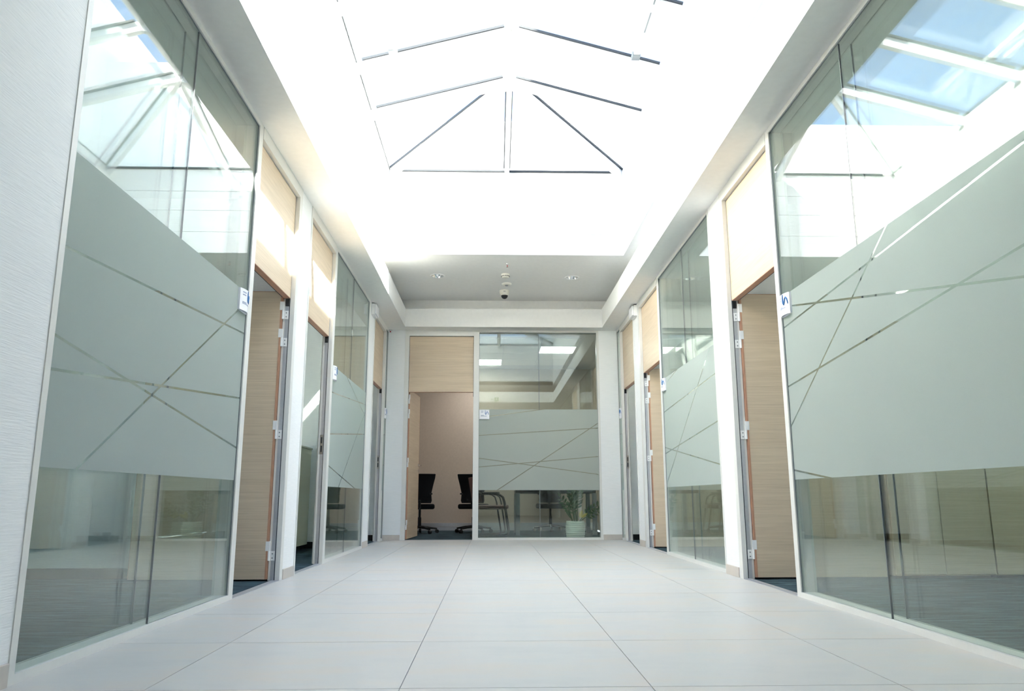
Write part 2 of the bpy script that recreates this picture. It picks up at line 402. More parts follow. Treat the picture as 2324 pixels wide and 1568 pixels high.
for (x0, x1, y0, y1) in ((EL-0.06, EL+0.01, EY0-0.06, EY1+0.06), (ER-0.01, ER+0.06, EY0-0.06, EY1+0.06), (EL+0.01, ER-0.01, EY1, EY1+0.06), (EL+0.01, ER-0.01, EY0-0.06, EY0)):
    MB().box(x0, x1, y0, y1, 4.575, 4.605).build('eave_frame', 'white', sk)
A1, A0 = Vector((RX, AY1, RDZ)), Vector((RX, AY0, RDZ))
c = {'L1': Vector((EL, EY1, EZ)), 'R1': Vector((ER, EY1, EZ)), 'L0': Vector((EL, EY0, EZ)), 'R0': Vector((ER, EY0, EZ))}
def rafter(p, q, name='rafter'):
    q = Vector(q)-(Vector(q)-Vector(p)).normalized()*0.03
    r = MB().beam(p, q, 0.055, 0.10, top=-0.028).build(name, 'white', sk)
    d = (Vector(q)-Vector(p)).normalized()
    MB().beam(Vector(p)+d*0.07, Vector(q)-d*0.05, 0.085, 0.022, top=-0.005).build('gasket', 'darkgap', r)
rys = [AY1-i*(AY1-AY0)/4 for i in range(5)]
for y in rys:
    rafter(Vector((EL, y, EZ)), Vector((RX, y, RDZ))); rafter(Vector((ER, y, EZ)), Vector((RX, y, RDZ)))
for k, a in (('L1', A1), ('R1', A1), ('L0', A0), ('R0', A0)): rafter(c[k], a, 'hip_rafter')
rafter(Vector((RX, EY1, EZ)), A1, 'jack_rafter'); rafter(Vector((RX, EY0, EZ)), A0, 'jack_rafter')
MB().beam(A0, A1, 0.07, 0.055, top=-0.005).build('ridge_beam', 'white', sk)
for (p, q) in ((c['L0'], c['L1']), (c['R0'], c['R1']), (c['L1'], c['R1']), (c['L0'], c['R0'])):
    MB().beam(p, q, 0.05, 0.022, top=-0.004).build('gasket', 'darkgap', sk)
def pane(pts):
    nrm = (pts[1]-pts[0]).cross(pts[2]-pts[0]).normalized()
    if nrm.z < 0: nrm = -nrm
    MB().prism(pts, nrm*0.008).build('pane', 'skyglass', sk)
for i in range(4):
    y1, y0 = rys[i], rys[i+1]
    pane([Vector((EL, y0, EZ)), Vector((EL, y1, EZ)), Vector((RX, y1, RDZ)), Vector((RX, y0, RDZ))])
    pane([Vector((ER, y0, EZ)), Vector((ER, y1, EZ)), Vector((RX, y1, RDZ)), Vector((RX, y0, RDZ))])
for X, s in ((EL, 'L'), (ER, 'R')):
    pane([Vector((X, AY1, EZ)), c[s+'1'], A1]); pane([Vector((X, AY0, EZ)), c[s+'0'], A0])
for Y, A, k in ((EY1, A1, '1'), (EY0, A0, '0')):
    pane([c['L'+k], Vector((RX, Y, EZ)), A]); pane([c['R'+k], Vector((RX, Y, EZ)), A])
# window openers: long white housings running under the panes
for X, lab in ((1.33, 'white vent opener rail under the skylight panes, near the shaded wall'), (-0.93, 'white vent opener rail under the skylight panes, near the sunlit wall')):
    zt = RDZ-abs(X-RX)*(RDZ-EZ)/(RX-EL)-0.04
    op = empty('vent_opener', (X, 5.0, zt), lab, 'vent opener', 'skylight vent openers')
    MB().box(X-0.035, X+0.035, 3.9, 6.05, zt-0.05, zt).build('housing', 'white', op, bevel=0.006)
    MB().box(X-0.006, X+0.006, 3.95, 6.0, zt-0.053, zt-0.049).build('chain_slot', 'gasketgrey', op)
    MB().box(X-0.03, X+0.03, 6.06, 6.36, zt-0.04, zt-0.005).build('motor_cover', 'white', op, bevel=0.004)
    MB().box(X-0.038, X+0.038, 6.365, 6.44, zt-0.05, zt).build('bracket', 'gasketgrey', op, bevel=0.004)

# ---- office shells (walls and ceilings behind the glass)
def room(name_lab, x0, x1, y0, y1, walls, zc=3.0, mat='wall'):
    pass
def struct(name, mb, mat, label):
    return tag(mb.build(name, mat), label, kind='structure')
def office(side, y0, y1, who, wy0, wy1):
    """one office: partition at its far end, outer wall with a window added to brighten it, ceiling"""
    xo, xi = (-5.0, XL-0.10) if side < 0 else (5.3, XR+0.10)
    a, b = min(xo, xi), max(xo, xi)
    struct('ceiling_office', MB().box(a, b, y0, y1, 3.02, 3.1), 'ceil', 'white ceiling of the ' + who)
    ox0, ox1 = (xo-0.15, xo) if side < 0 else (xo, xo+0.15)
    ow = empty('wall_outer', ((ox0+ox1)/2, (y0+y1)/2, 0), 'white outer wall with an added daylight window of the ' + who, kind='structure')
    MB().box(ox0, ox1, y0, y1, 0, 0.9).build('sill_wall', 'wall', ow); MB().box(ox0, ox1, y0, y1, 2.6, 3.1).build('head_wall', 'wall', ow)
    MB().box(ox0, ox1, y0, wy0, 0.9, 2.6).build('side_wall', 'wall', ow); MB().box(ox0, ox1, wy1, y1, 0.9, 2.6).build('side_wall', 'wall', ow)
    xm = (ox0+ox1)/2
    for (p0, p1, q0, q1) in ((wy0, wy1, 0.9, 0.95), (wy0, wy1, 2.55, 2.6), (wy0, wy0+0.05, 0.95, 2.55), (wy1-0.05, wy1, 0.95, 2.55)):
        MB().box(xm-0.03, xm+0.03, p0, p1, q0, q1).build('window_frame', 'frame', ow)
    MB().box(xm-0.004, xm+0.004, wy0+0.05, wy1-0.05, 0.95, 2.55).build('pane', 'skyglass', ow)  # unseen window, added to let more daylight into the dim office
PARTS = [(1.1, 1.2), (6.0, 6.1), (9.45, 9.7), (YB, YB+0.1)]
for side, who in ((-1, 'sunlit'), (1, 'shaded')):
    xo, xi = (-5.0, XL-0.10) if side < 0 else (5.3, XR+0.10)
    a, b = min(xo, xi), max(xo, xi)
    for k, d in enumerate(('closing the first office', 'between the first and second office', 'between the second and last office', 'closing the last office')):
        y0, y1 = PARTS[k]
        struct('wall_partition', MB().box(a, b, y0, y1, 0, 3.02), 'wall', 'white partition wall %s on the %s side' % (d, who))
        if k: struct('baseboard_office', MB().box(a, b, y0-0.012, y0, 0, 0.075), 'baseblack', 'black skirting on the partition %s on the %s side' % (d, who))
    office(side, 1.1, 6.05, 'first office on the %s side' % who, 2.9, 3.9)
    office(side, 6.05, 9.575, 'second office on the %s side' % who, 7.3, 8.3)
    office(side, 9.575, YB+0.1, 'last office on the %s side' % who, 10.05, 10.75)
# meeting room shell
struct('wall_meeting', MB().box(XL-0.16, XL-0.1, YB+0.1, 14.5, 0, 3.1), 'warmwall', 'taupe side wall of the meeting room behind the open door')
struct('wall_meeting', MB().box(XR+0.1, XR+0.16, YB+0.1, 14.5, 0, 3.1), 'warmwall', 'taupe side wall of the meeting room by the potted plant')
struct('wall_meeting', MB().box(XL-0.16, XR+0.16, 14.42, 14.5, 0, 3.1), 'warmwall', 'taupe far wall of the meeting room behind the black chairs')
tr = empty('trim_1', (0, 14.4, 0), 'grey two-band cable trunking along the meeting room far wall', kind='structure')
MB().box(XL-0.1, XR+0.1, 14.385, 14.42, 0.0, 0.06).build('lower_band', 'alu', tr)
MB().box(XL-0.1, XR+0.1, 14.38, 14.42, 0.065, 0.135).build('upper_band', 'alu', tr)
cm = MB().box(XL-0.1, XR+0.1, YB+0.1, 14.42, 3.012, 3.10).build('ceiling_meeting', 'alu'); tag(cm, 'suspended ceiling of square acoustic tiles in the meeting room', kind='structure')
LED_XY = [(0.78, 12.1), (-0.555, 13.5)]
tm = MB().box(-0.296, 0.296, -0.296, 0.296, 0, 0.012).mesh('ceiling_tile', 'tile_ceiling')
for i in range(-2, 4):
    for j in range(0, 6):
        x0, y0 = 0.78+0.6*(i-0)-0.0, 11.5+0.6*j-0.0
        if x0 < XL-0.1 or x0+0.6 > XR+0.1 or y0+0.6 > 14.42 or y0 < YB+0.1: continue
        if (round(x0, 2), round(y0, 2)) == (0.78, 12.1) or abs(x0+0.42) < 0.02 and abs(y0-13.3) < 0.05: continue
        o = bpy.data.objects.new('ceiling_tile', tm); COL.objects.link(o); o.location = (x0+0.3, y0+0.3, 3.0); o.parent = cm
for (x0, y0), lab in (((0.78, 12.1), 'bright square LED ceiling panel above the potted plant'), ((-0.42, 13.3), 'bright square LED ceiling panel nearer the taupe far wall')):
    e = empty('led_panel', (x0+0.3, y0+0.3, 3.0), lab, 'ceiling light', 'meeting room ceiling lights')
    fr = MB()
    for a in ((0, 0.6, 0, 0.018), (0, 0.6, 0.582, 0.6), (0, 0.018, 0.018, 0.582), (0.582, 0.6, 0.018, 0.582)):
        fr.box(x0+a[0]+0.003, x0+a[1]-0.003, y0+a[2]+0.003, y0+a[3]-0.003, 2.994, 3.011)
    fr.build('frame', 'white', e)
    MB().box(x0+0.02, x0+0.58, y0+0.02, y0+0.58, 3.0, 3.01).build('diffuser', 'led', e)

# ================================================================== GLASS PARTITIONS
def clip(poly, a, b, c_):
    """keep a*s+b*z+c_ >= 0"""
    res = []
    for i in range(len(poly)):
        p, q = poly[i], poly[(i+1) % len(poly)]
        dp, dq = a*p[0]+b*p[1]+c_, a*q[0]+b*q[1]+c_
        if dp >= 0: res.append(p)
        if (dp >= 0) != (dq >= 0):
            t = dp/(dp-dq); res.append((p[0]+(q[0]-p[0])*t, p[1]+(q[1]-p[1])*t))
    return res if len(res) > 2 else []
def film_polys(s0, s1, z0, z1, lines, wd=0.011):
    polys = [[(s0, z0), (s1, z0), (s1, z1), (s0, z1)]]
    for (p, q) in lines:
        dx, dz = q[0]-p[0], q[1]-p[1]; L = math.hypot(dx, dz); a, b = -dz/L, dx/L; c0 = -(a*p[0]+b*p[1])
        nxt = []
        for po in polys:
            for r in (clip(po, a, b, c0-wd/2), clip(po, -a, -b, -c0-wd/2)):
                if r: nxt.append(r)
        polys = nxt
    return polys
FZ0, FZ1 = 0.697, 1.862
def partition(num, w, s0, s1, joints, lines, label, st0=0.04, st1=0.04):
    """frame outer extents s0..s1 along the wall; double glazing with frosted film"""
    e = empty('window_%d' % num, P3(w, (s0+s1)/2, 0.05, 0), label, kind='structure')
    D0, D1 = -0.004, 0.096
    W(w, s0, s1, D0, D1, 0, 0.031).build('bottom_rail', 'frame', e)
    W(w, s0, s1, D0, D1, 3.014, ZC).build('top_rail', 'frame', e)
    W(w, s0, s0+st0, D0, D1, 0.031, 3.014).build('stile', 'frame', e)
    W(w, s1-st1, s1, D0, D1, 0.031, 3.014).build('stile', 'frame', e)
    edges = [s0+st0] + list(joints) + [s1-st1]
    for k in range(len(edges)-1):
        a, b = edges[k]+0.002, edges[k+1]-0.002
        W(w, a, b, 0.010, 0.018, 0.031, 3.014).build('pane', 'glass', e)
        W(w, a, b, 0.080, 0.088, 0.031, 3.014).build('pane', 'glass', e)
    for jn in joints:
        for d in (0.0095, 0.0795):
            W(w, jn-0.002, jn+0.002, d, d+0.009, 0.031, 3.014).build('glass_joint', 'gasketgrey', e)
    # thin dark gaskets round the outer pane
    for (a, b, z0, z1) in ((s0+st0, s0+st0+0.003, 0.031, 3.014), (s1-st1-0.003, s1-st1, 0.031, 3.014), (s0+st0, s1-st1, 3.009, 3.014)):
        W(w, a, b, 0.003, 0.0095, z0, z1).build('gasket', 'gasketgrey', e)
    if lines is not None:
        fm = MB()
        for po in film_polys(s0+st0+0.003, s1-st1-0.003, FZ0, FZ1, lines):
            fm.quad([P3(w, p[0], 0.0085, p[1]) for p in po])
        f = fm.build('frosted_film', 'film', e); f['label'] = 'frosted privacy film cut by fine clear crossing lines'
    return e
L1 = [((2.737, 1.494), (4.54, 1.593)), ((2.668, 1.165), (4.529, 0.915)), ((2.666, 1.037), (4.527, 1.181)), ((4.517, 1.688), (3.104, 0.808))]
R1 = [((4.579, 1.67), (3.59, 1.74)), ((4.55, 1.761), (3.622, 1.573)), ((4.577, 1.29), (3.699, 1.364)), ((4.574, 1.123), (3.59, 1.74)), ((4.581, 0.737), (4.261, 0.698))]
L2 = [((8.102, 1.863), (9.289, 1.588)), ((7.389, 1.599), (9.295, 1.71)), ((7.322, 1.189), (9.31, 1.347)), ((9.29, 1.583), (7.897, 0.695)), ((7.326, 0.897), (8.816, 0.698))]
R2 = [((8.204, 1.503), (6.317, 1.61)), ((6.703, 1.671), (8.22, 0.737)), ((8.212, 1.056), (6.207, 1.218)), ((8.223, 1.117), (6.217, 0.849)), ((8.058, 1.805), (7.762, 1.841))]
BK = [((-0.191, 1.48), (1.556, 1.589)), ((0.076, 0.695), (1.558, 1.662)), ((-0.189, 1.152), (1.555, 0.917)), ((-0.18, 1.026), (1.554, 1.176)), ((-0.045, 1.756), (0.712, 1.858))]
partition(1, 'L', 2.632, 4.782, [3.672], L1, 'long sunlit-side glass wall with frosted band, mirroring the white building', 0.035, 0.075)
partition(2, 'R', 1.2, 4.79, [3.698], R1, 'long shaded-side glass wall with frosted band, mirroring the blue sky', 0.035, 0.06)
partition(3, 'L', 7.255, 9.40, [8.322], L2, 'glass wall with frosted band between the second office door and the emergency light', 0.07, 0.055)
partition(4, 'R', 6.208, 8.30, [7.222], R2, 'glass wall with frosted band between the bare pier and the second oak door on the shaded side', 0.026, 0.07)
partition(5, 'B', -0.275, 1.59, [0.694], BK, 'glass wall of the meeting room with frosted band and plant behind', 0.082, 0.033)
partition(6, 'L', 10.87, YB, [], [((10.8, 1.48), (11.2, 1.50)), ((10.8, 1.03), (11.2, 1.06))], 'narrow glass strip in the corner below the red dot detector', 0.03, 0.004)
partition(7, 'R', 10.83, YB, [], [((10.8, 1.48), (11.2, 1.50)), ((10.8, 1.03), (11.2, 1.06))], 'narrow glass strip in the corner opposite the red dot detector', 0.03, 0.004)

# ================================================================== DOORS
HZ = [(2.018, 1.951), (1.801, 1.735), (1.092, 1.026), (0.209, 0.143)]
def box_dir(mb, o, u, v, a0, a1, b0, b1, z0, z1):
    """box spanned by two horizontal unit vectors u,v from origin o"""
    o, u, v = Vector(o), Vector(u), Vector(v)
    base = [o+u*a0+v*b0, o+u*a1+v*b0, o+u*a1+v*b1, o+u*a0+v*b1]
    return mb.prism([(p.x, p.y, z0) for p in base], (0, 0, z1-z0))
def door(num, w, s0, s1, hinge, f0, f1, label, ang=90.0):
    """clear opening s0..s1; frame faces f0 (near/low s) and f1 wide; leaf opens into the room, hinged at s=hinge side"""
    e = empty('door_%d' % num, P3(w, (s0+s1)/2, 0.05, 0), label, kind='structure')
    for a, b, inner in ((s0-f0, s0, 1), (s1, s1+f1, -1)):
        if b-a > 0.004: W(w, a, b, -0.006, 0.028, 0, 2.958).build('jamb_face', 'frame', e)
        edge = s0 if inner > 0 else s1
        lo, hi = (edge-0.02, edge) if inner > 0 else (edge, edge+0.02)
        W(w, lo, hi, 0.030, 0.034, 0, 2.956).build('seal', 'darkgap', e)
        W(w, lo, hi, 0.034, 0.062, 0, DOOR_Z+0.02).build('jamb_channel', 'alu', e)
        W(w, lo-0.002 if inner > 0 else lo, hi if inner > 0 else hi+0.002, 0.062, 0.078, 0, DOOR_Z+0.03).build('jamb_stop', 'frame', e)
    W(w, s0-f0, s1+f1, -0.006, 0.096, 2.958, ZC).build('head', 'frame', e)
    W(w, s0, s1, 0.036, 0.09, DOOR_Z+0.003, 2.958).build('transom_backing', 'darkgap', e)
    tp = W(w, s0+0.004, s1-0.004, 0.028, 0.072, DOOR_Z, 2.952).build('transom_panel', 'oak', e)
    W(w, s0+0.004, s1-0.004, 0.029, 0.075, DOOR_Z-0.004, DOOR_Z).build('edging', 'edge', tp)
    W(w, s0-0.02, s1+0.02, -0.002, 0.05, 0.0, 0.004).build('threshold', 'alu', e)
    # leaf: pivot at the hinge jamb
    hs = s1 if hinge == 'far' else s0
    sg = -1.0 if hinge == 'far' else 1.0           # closed leaf direction along s
    o = Vector(P3(w, hs, 0.085, 0)); us = Vector(P3(w, 1, 0, 0))-Vector(P3(w, 0, 0, 0)); ud = Vector(P3(w, 0, 1, 0))-Vector(P3(w, 0, 0, 0))
    a = math.radians(ang)
    lu = (us*sg*math.cos(a)+ud*math.sin(a)).normalized()      # along leaf
    lv = (us*sg*math.sin(a)-ud*math.cos(a)).normalized()      # out of the leaf face towards the opening
    o = o + us*(-sg)*0.0
    wd = (s1-s0)-0.02
    TH = 0.042
    lf = box_dir(MB(), o, lu, lv, 0.0, wd, -TH+0.016, 0.016, 0.012, 2.165).build('leaf', 'oak', e)
    box_dir(MB(), o, lu, lv, -0.003, 0.0, -TH+0.016, 0.018, 0.012, 2.168).build('edging', 'edge', lf)
    box_dir(MB(), o, lu, lv, 0.0, 0.011, 0.0161, 0.018, 0.012, 2.168).build('edging', 'edge', lf)
    box_dir(MB(), o, lu, lv, -0.003, wd, -TH+0.016, 0.018, 2.165, 2.169).build('edging', 'edge', lf)
    box_dir(MB(), o, lu, lv, wd, wd+0.003, -TH+0.016, 0.018, 0.012, 2.168).build('edging', 'edge', lf)
    # lever handles and lock on both faces
    for fs, fb in ((1, 0.016), (-1, -TH+0.016)):
        h = MB(); q = o+lu*(wd-0.06)+lv*fb
        n0 = lv*fs
        h.tube([q+Vector((0, 0, 1.09)), q+n0*0.05+Vector((0, 0, 1.09))], 0.009, 10)
        h.tube([q+n0*0.048+Vector((0, 0, 1.09)), q+n0*0.052-lu*0.03+Vector((0, 0, 1.09)), q+n0*0.05-lu*0.12+Vector((0, 0, 1.085))], [0.009, 0.009, 0.007], 10)
        h.tube([q+Vector((0, 0, 1.09)), q+n0*0.008+Vector((0, 0, 1.09))], 0.025, 16)
        h.build('handle', 'chrome', lf, smooth=True)
        MB().tube([q+Vector((0, 0, 1.0)), q+n0*0.009+Vector((0, 0, 1.0))], 0.024, 16).build('lock_rose', 'chrome', lf, smooth=True)
    # hinges: frame plate with screws on the jamb, leaf plate just above
    for (zt, zb) in HZ:
        js = hs + sg*0.0
        hg = MB()
        wbox(hg, w, js, js+sg*0.006, 0.036, 0.088, zb, zt)
        hgo = hg.build('hinge', 'white', e, bevel=0.0015)
        for zz in (zb+0.018, zt-0.018):
            p = Vector(P3(w, js+sg*0.006, 0.052, zz)); MB().tube([p, p+us*sg*0.0015], 0.005, 8).build('screw', 'gasketgrey', hgo)
        box_dir(MB(), o, lu, lv, -0.016, 0.016, 0.016, 0.0215, zt+0.002, zt+0.07).build('leaf_plate', 'white', hgo, bevel=0.0015)
        p = o+lu*(-0.008)+lv*0.012
        MB().tube([(p.x, p.y, zb), (p.x, p.y, zt+0.07)], 0.008, 10).build('knuckle', 'white', hgo, smooth=True)
    # strike plate on the other jamb
    ks = s0 if hinge == 'far' else s1
    kg = 1.0 if hinge == 'far' else -1.0
    sp = W(w, ks, ks+kg*0.003, 0.036, 0.064, 0.99, 1.172).build('strike_plate', 'steel', e)
    for za, zb in ((1.012, 1.07), (1.092, 1.15)):
        W(w, ks+kg*0.003, ks+kg*0.0036, 0.044, 0.056, za, zb).build('latch_slot', 'darkgap', sp)
    # black seal block below the transom at the hinge jamb
    W(w, s1-0.006, s1, 0.034, 0.062, DOOR_Z-0.065, DOOR_Z-0.006).build('seal_block', 'black', e)
    return e
door(1, 'L', 4.785, 5.795, 'far', 0.0, 0.075, 'open oak door with transom next to the long sunlit-side glass wall')
door(2, 'L', 6.24, 7.22, 'near', 0.034, 0.034, 'open doorway with sunlit oak transom showing the tambour cabinet')
door(3, 'L', 9.81, 10.835, 'near', 0.034, 0.034, 'open doorway with oak transom below the red dot detector corner')
door(4, 'R', 4.793, 5.795, 'far', 0.0, 0.075, 'open oak door with transom next to the long shaded-side glass wall')
door(5, 'R', 8.303, 9.36, 'far', 0.0, 0.08, 'second open oak door on the shaded side between glass wall and emergency light')
door(6, 'R', 9.81, 10.795, 'near', 0.034, 0.034, 'open doorway with oak transom opposite the red dot detector')
# meeting room door: hinged on the wall side
def back_door():
    e = door(7, 'B', -1.232, -0.276, 'near', 0.062, 0.0, 'open oak door of the meeting room in the end wall', 86.0)
back_door()

# ================================================================== SMALL THINGS
def nameplate(w, s0, s1, z0, z1, flip, label):
    """curved clear sign holder with a printed card: lines of text and a blue swoosh"""
    e = empty('name_plate', P3(w, (s0+s1)/2, 0, (z0+z1)/2), label, 'sign', 'office name plates')
    n = 8; wd = s1-s0
    def dep(t): return -0.004-0.018*(1-(2*t-1)**2)
    def strip(t0, t1, za, zb, off, name, mat, thick=0.002):
        m = MB(); st = max(1, int(round(n*(t1-t0))))
        for i in range(st):
            a, b = t0+(t1-t0)*i/st, t0+(t1-t0)*(i+1)/st
            m.prism([P3(w, s0+wd*a, dep(a)-off, za), P3(w, s0+wd*b, dep(b)-off, za), P3(w, s0+wd*b, dep(b)-off, zb), P3(w, s0+wd*a, dep(a)-off, zb)],
                    Vector(P3(w, 0, thick, 0))-Vector(P3(w, 0, 0, 0)))
        return m.build(name, mat, e)
    W(w, s0, s1, -0.005, 0.008, z0, z1).build('backing', 'signwhite', e)
    strip(0, 1, z0, z1, 0.0, 'card', 'signwhite')
    tt = (lambda a, b: (1-b, 1-a)) if flip else (lambda a, b: (a, b))
    H = z1-z0
    for (a, b, h) in ((0.16, 0.42, 0.82), (0.16, 0.40, 0.70), (0.16, 0.46, 0.36), (0.16, 0.74, 0.30)):
        t0, t1 = tt(a, b); strip(t0, t1, z0+H*h, z0+H*(h+0.05), 0.0012, 'text_line', 'signtext', 0.0012)
    key = [(0.58, 0.97), (0.585, 0.75), (0.60, 0.55), (0.65, 0.47), (0.70, 0.58), (0.74, 0.74), (0.80, 0.80), (0.86, 0.72), (0.90, 0.55), (0.91, 0.46)]
    pts = []
    for u, v in key:
        uu = 1-u if flip else u
        pts.append(Vector(P3(w, s0+wd*uu, dep(uu)-0.0024, z0+H*v)))
    MB().tube(pts, [0.002, 0.004, 0.0048, 0.0048, 0.0045, 0.004, 0.0042, 0.0044, 0.0035, 0.002], 6).build('logo_swoosh', 'signblue', e)
    return e
nameplate('L', 4.545, 4.70, 1.722, 1.858, False, 'curved white name plate with blue logo by the first sunlit-side oak door')
nameplate('R', 4.575, 4.728, 1.722, 1.858, True, 'curved white name plate with blue logo by the first shaded-side oak door')
nameplate('L', 7.33, 7.485, 1.72, 1.856, False, 'curved white name plate on the glass beside the doorway with tambour cabinet')
nameplate('R', 8.075, 8.225, 1.722, 1.858, True, 'curved white name plate beside the second shaded-side oak door')
nameplate('B', -0.186, -0.04, 1.715, 1.853, False, 'curved white name plate on the meeting room glass')
nameplate('R', 10.895, 11.03, 1.715, 1.858, True, 'small name plate on the narrow corner glass strip opposite the red dot detector')
nameplate('L', 10.93, 11.07, 1.715, 1.858, False, 'small name plate on the narrow corner glass strip below the red dot detector')

def emergency_light(w, s, label):
    e = empty('emergency_light', P3(w, s, 0, 2.96), label, 'emergency light', 'emergency lights on the piers')
    W(w, s-0.125, s+0.125, -0.045, 0.0, 2.885, 3.03).build('housing', 'white', e, bevel=0.008)
    W(w, s-0.12, s+0.12, -0.066, -0.045, 2.893, 3.022).build('diffuser', 'lampdiff', e, bevel=0.008)
    W(w, s-0.11, s+0.11, -0.04, -0.005, 3.031, 3.036).build('gasket', 'black', e)
emergency_light('L', 9.60, 'white box emergency light high on the pier before the red dot detector')
emergency_light('R', 9.61, 'white box emergency light high on the pier of the shaded side')

# red dot detector in the corner
e = empty('flush_detector', (-1.517, YB, 3.015), 'tiny white detector with a red dot on the end wall corner', 'detector')
MB().box(-1.541, -1.494, YB-0.022, YB, 2.995, 3.038).build('housing', 'white', e, bevel=0.003)
MB().tube([(-1.517, YB-0.022, 3.015), (-1.517, YB-0.026, 3.015)], 0.009, 14).build('lens', 'red', e)
MB().box(-1.545, -1.492, YB-0.024, YB, 3.038, 3.041).build('gasket', 'gasketgrey', e)

# downlights
for (x, y), lab in (((-0.736, 9.83), 'round chrome recessed downlight on the sunlit side of the dome camera'), ((1.071, 9.875), 'round chrome recessed downlight on the shaded side of the dome camera')):
    e = empty('downlight', (x, y, ZH), lab, 'downlight', 'recessed downlights')
    MB().lathe([(0.082, -0.001), (0.084, -0.006), (0.096, -0.006), (0.098, 0.0)], (x, y, ZH), 40, False, False).build('trim_ring', 'white', e, smooth=True)
    MB().lathe([(0.083, -0.004), (0.076, 0.02), (0.058, 0.05), (0.040, 0.065)], (x, y, ZH-0.0), 40, False, True).build('reflector', 'chrome', e, smooth=True)
    MB().tube([(x-0.022, y, ZH+0.02), (x-0.022, y, ZH+0.06)], 0.011, 12).build('bulb', 'lampdiff', e, smooth=True)
    MB().tube([(x+0.022, y, ZH+0.02), (x+0.022, y, ZH+0.06)], 0.011, 12).build('bulb', 'lampdiff', e, smooth=True)
# end strip of the upper ceiling carries two round holes for the downlights
def slab_with_holes():
    bm = bmesh.new()
    X0, X1, Y0, Y1 = KL-0.05, KR+0.05, KY1+0.05, YB
    circ = [((-0.736, 9.83), 0.082), ((1.071, 9.875), 0.082)]
    for ztop in (ZH,):
        vs = [bm.verts.new((x, y, ztop)) for x, y in ((X0, Y0), (X1, Y0), (X1, Y1), (X0, Y1))]
        ed = [bm.edges.new((vs[i], vs[(i+1) % 4])) for i in range(4)]
        for (c0, r) in circ:
            cv = [bm.verts.new((c0[0]+r*math.cos(2*math.pi*k/40), c0[1]+r*math.sin(2*math.pi*k/40), ztop)) for k in range(40)]
            ed += [bm.edges.new((cv[k], cv[(k+1) % 40])) for k in range(40)]
        bmesh.ops.triangle_fill(bm, use_beauty=True, use_dissolve=False, edges=ed)
    # extrude up for thickness
    r = bmesh.ops.extrude_face_region(bm, geom=bm.faces[:])
    for v in [g for g in r['geom'] if isinstance(g, bmesh.types.BMVert)]: v.co.z = 3.6
    bmesh.ops.recalc_face_normals(bm, faces=bm.faces)
    me = bpy.data.meshes.new('upper_ceiling'); bm.to_mesh(me); bm.free(); me.materials.append(MAT['ceil'])
    o = bpy.data.objects.new('upper_ceiling', me); COL.objects.link(o); attach(o, ce)
slab_with_holes()

# sprinkler, smoke detector, motion sensor, dome camera in a row
e = empty('sprinkler', (0.187, 9.27, ZH), 'tiny sprinkler head with red bulb in the ceiling before the smoke detector', 'sprinkler')
MB().lathe([(0.016, 0), (0.014, -0.006), (0.007, -0.01), (0.007, -0.022)], (0.187, 9.27, ZH), 16).build('body', 'chrome', e, smooth=True)
MB().tube([(0.187, 9.27, ZH-0.022), (0.187, 9.27, ZH-0.04)], 0.004, 8).build('bulb', 'red', e)
MB().lathe([(0.013, -0.046), (0.015, -0.048), (0.004, -0.05)], (0.187, 9.27, ZH), 16).build('deflector', 'chrome', e, smooth=True)
x, y = 0.171, 9.74
e = empty('smoke_detector', (x, y, ZH), 'round cream smoke detector with dark vent slots between sprinkler and motion sensor', 'smoke detector')
MB().lathe([(0.056, 0), (0.057, -0.022), (0.052, -0.034), (0.040, -0.050), (0.015, -0.054)], (x, y, ZH), 36).build('housing', 'cream', e, smooth=True)
for k in range(16):
    t = 2*math.pi*k/16
    MB().box(-0.003, 0.003, -0.004, 0.002, 0, 0.012)
    p = Vector((x+0.0535*math.cos(t), y+0.0535*math.sin(t), ZH-0.034)); u = Vector((-math.sin(t), math.cos(t), 0)); v = Vector((math.cos(t), math.sin(t), 0))
    box_dir(MB(), p, u, v, -0.005, 0.005, -0.006, 0.0035, ZH-0.036, ZH-0.026).build('vent_slot', 'darkgap', e)
x, y = 0.196, 10.19
e = empty('motion_sensor', (x, y, ZH), 'flat round cream motion sensor between smoke detector and dome camera', 'motion sensor')
MB().lathe([(0.068, 0), (0.068, -0.008), (0.060, -0.020), (0.045, -0.026)], (x, y, ZH), 36).build('housing', 'cream', e, smooth=True)
MB().lathe([(0.024, -0.026), (0.020, -0.032), (0.008, -0.036)], (x, y, ZH), 24).build('lens', 'gasketgrey', e, smooth=True)
x, y = 0.172, 10.56
e = empty('dome_camera', (x, y, ZH), 'cream dome security camera with black glass dome on the ceiling', 'security camera')
MB().lathe([(0.070, 0), (0.072, -0.01), (0.068, -0.04), (0.056, -0.068), (0.048, -0.073)], (x, y, ZH), 36).build('housing', 'cream', e, smooth=True)
MB().lathe([(0.048*math.cos(a), -0.073-0.05*math.sin(a)) for a in [i*math.pi/2/10 for i in range(10)]]+[(0.002, -0.123)], (x, y, ZH), 32).build('dome', 'black', e, smooth=True).data.materials[0]
MB().box(x-0.016, x+0.016, y-0.0725, y-0.069, ZH-0.030, ZH-0.023).build('brand_strip', 'gasketgrey', e)

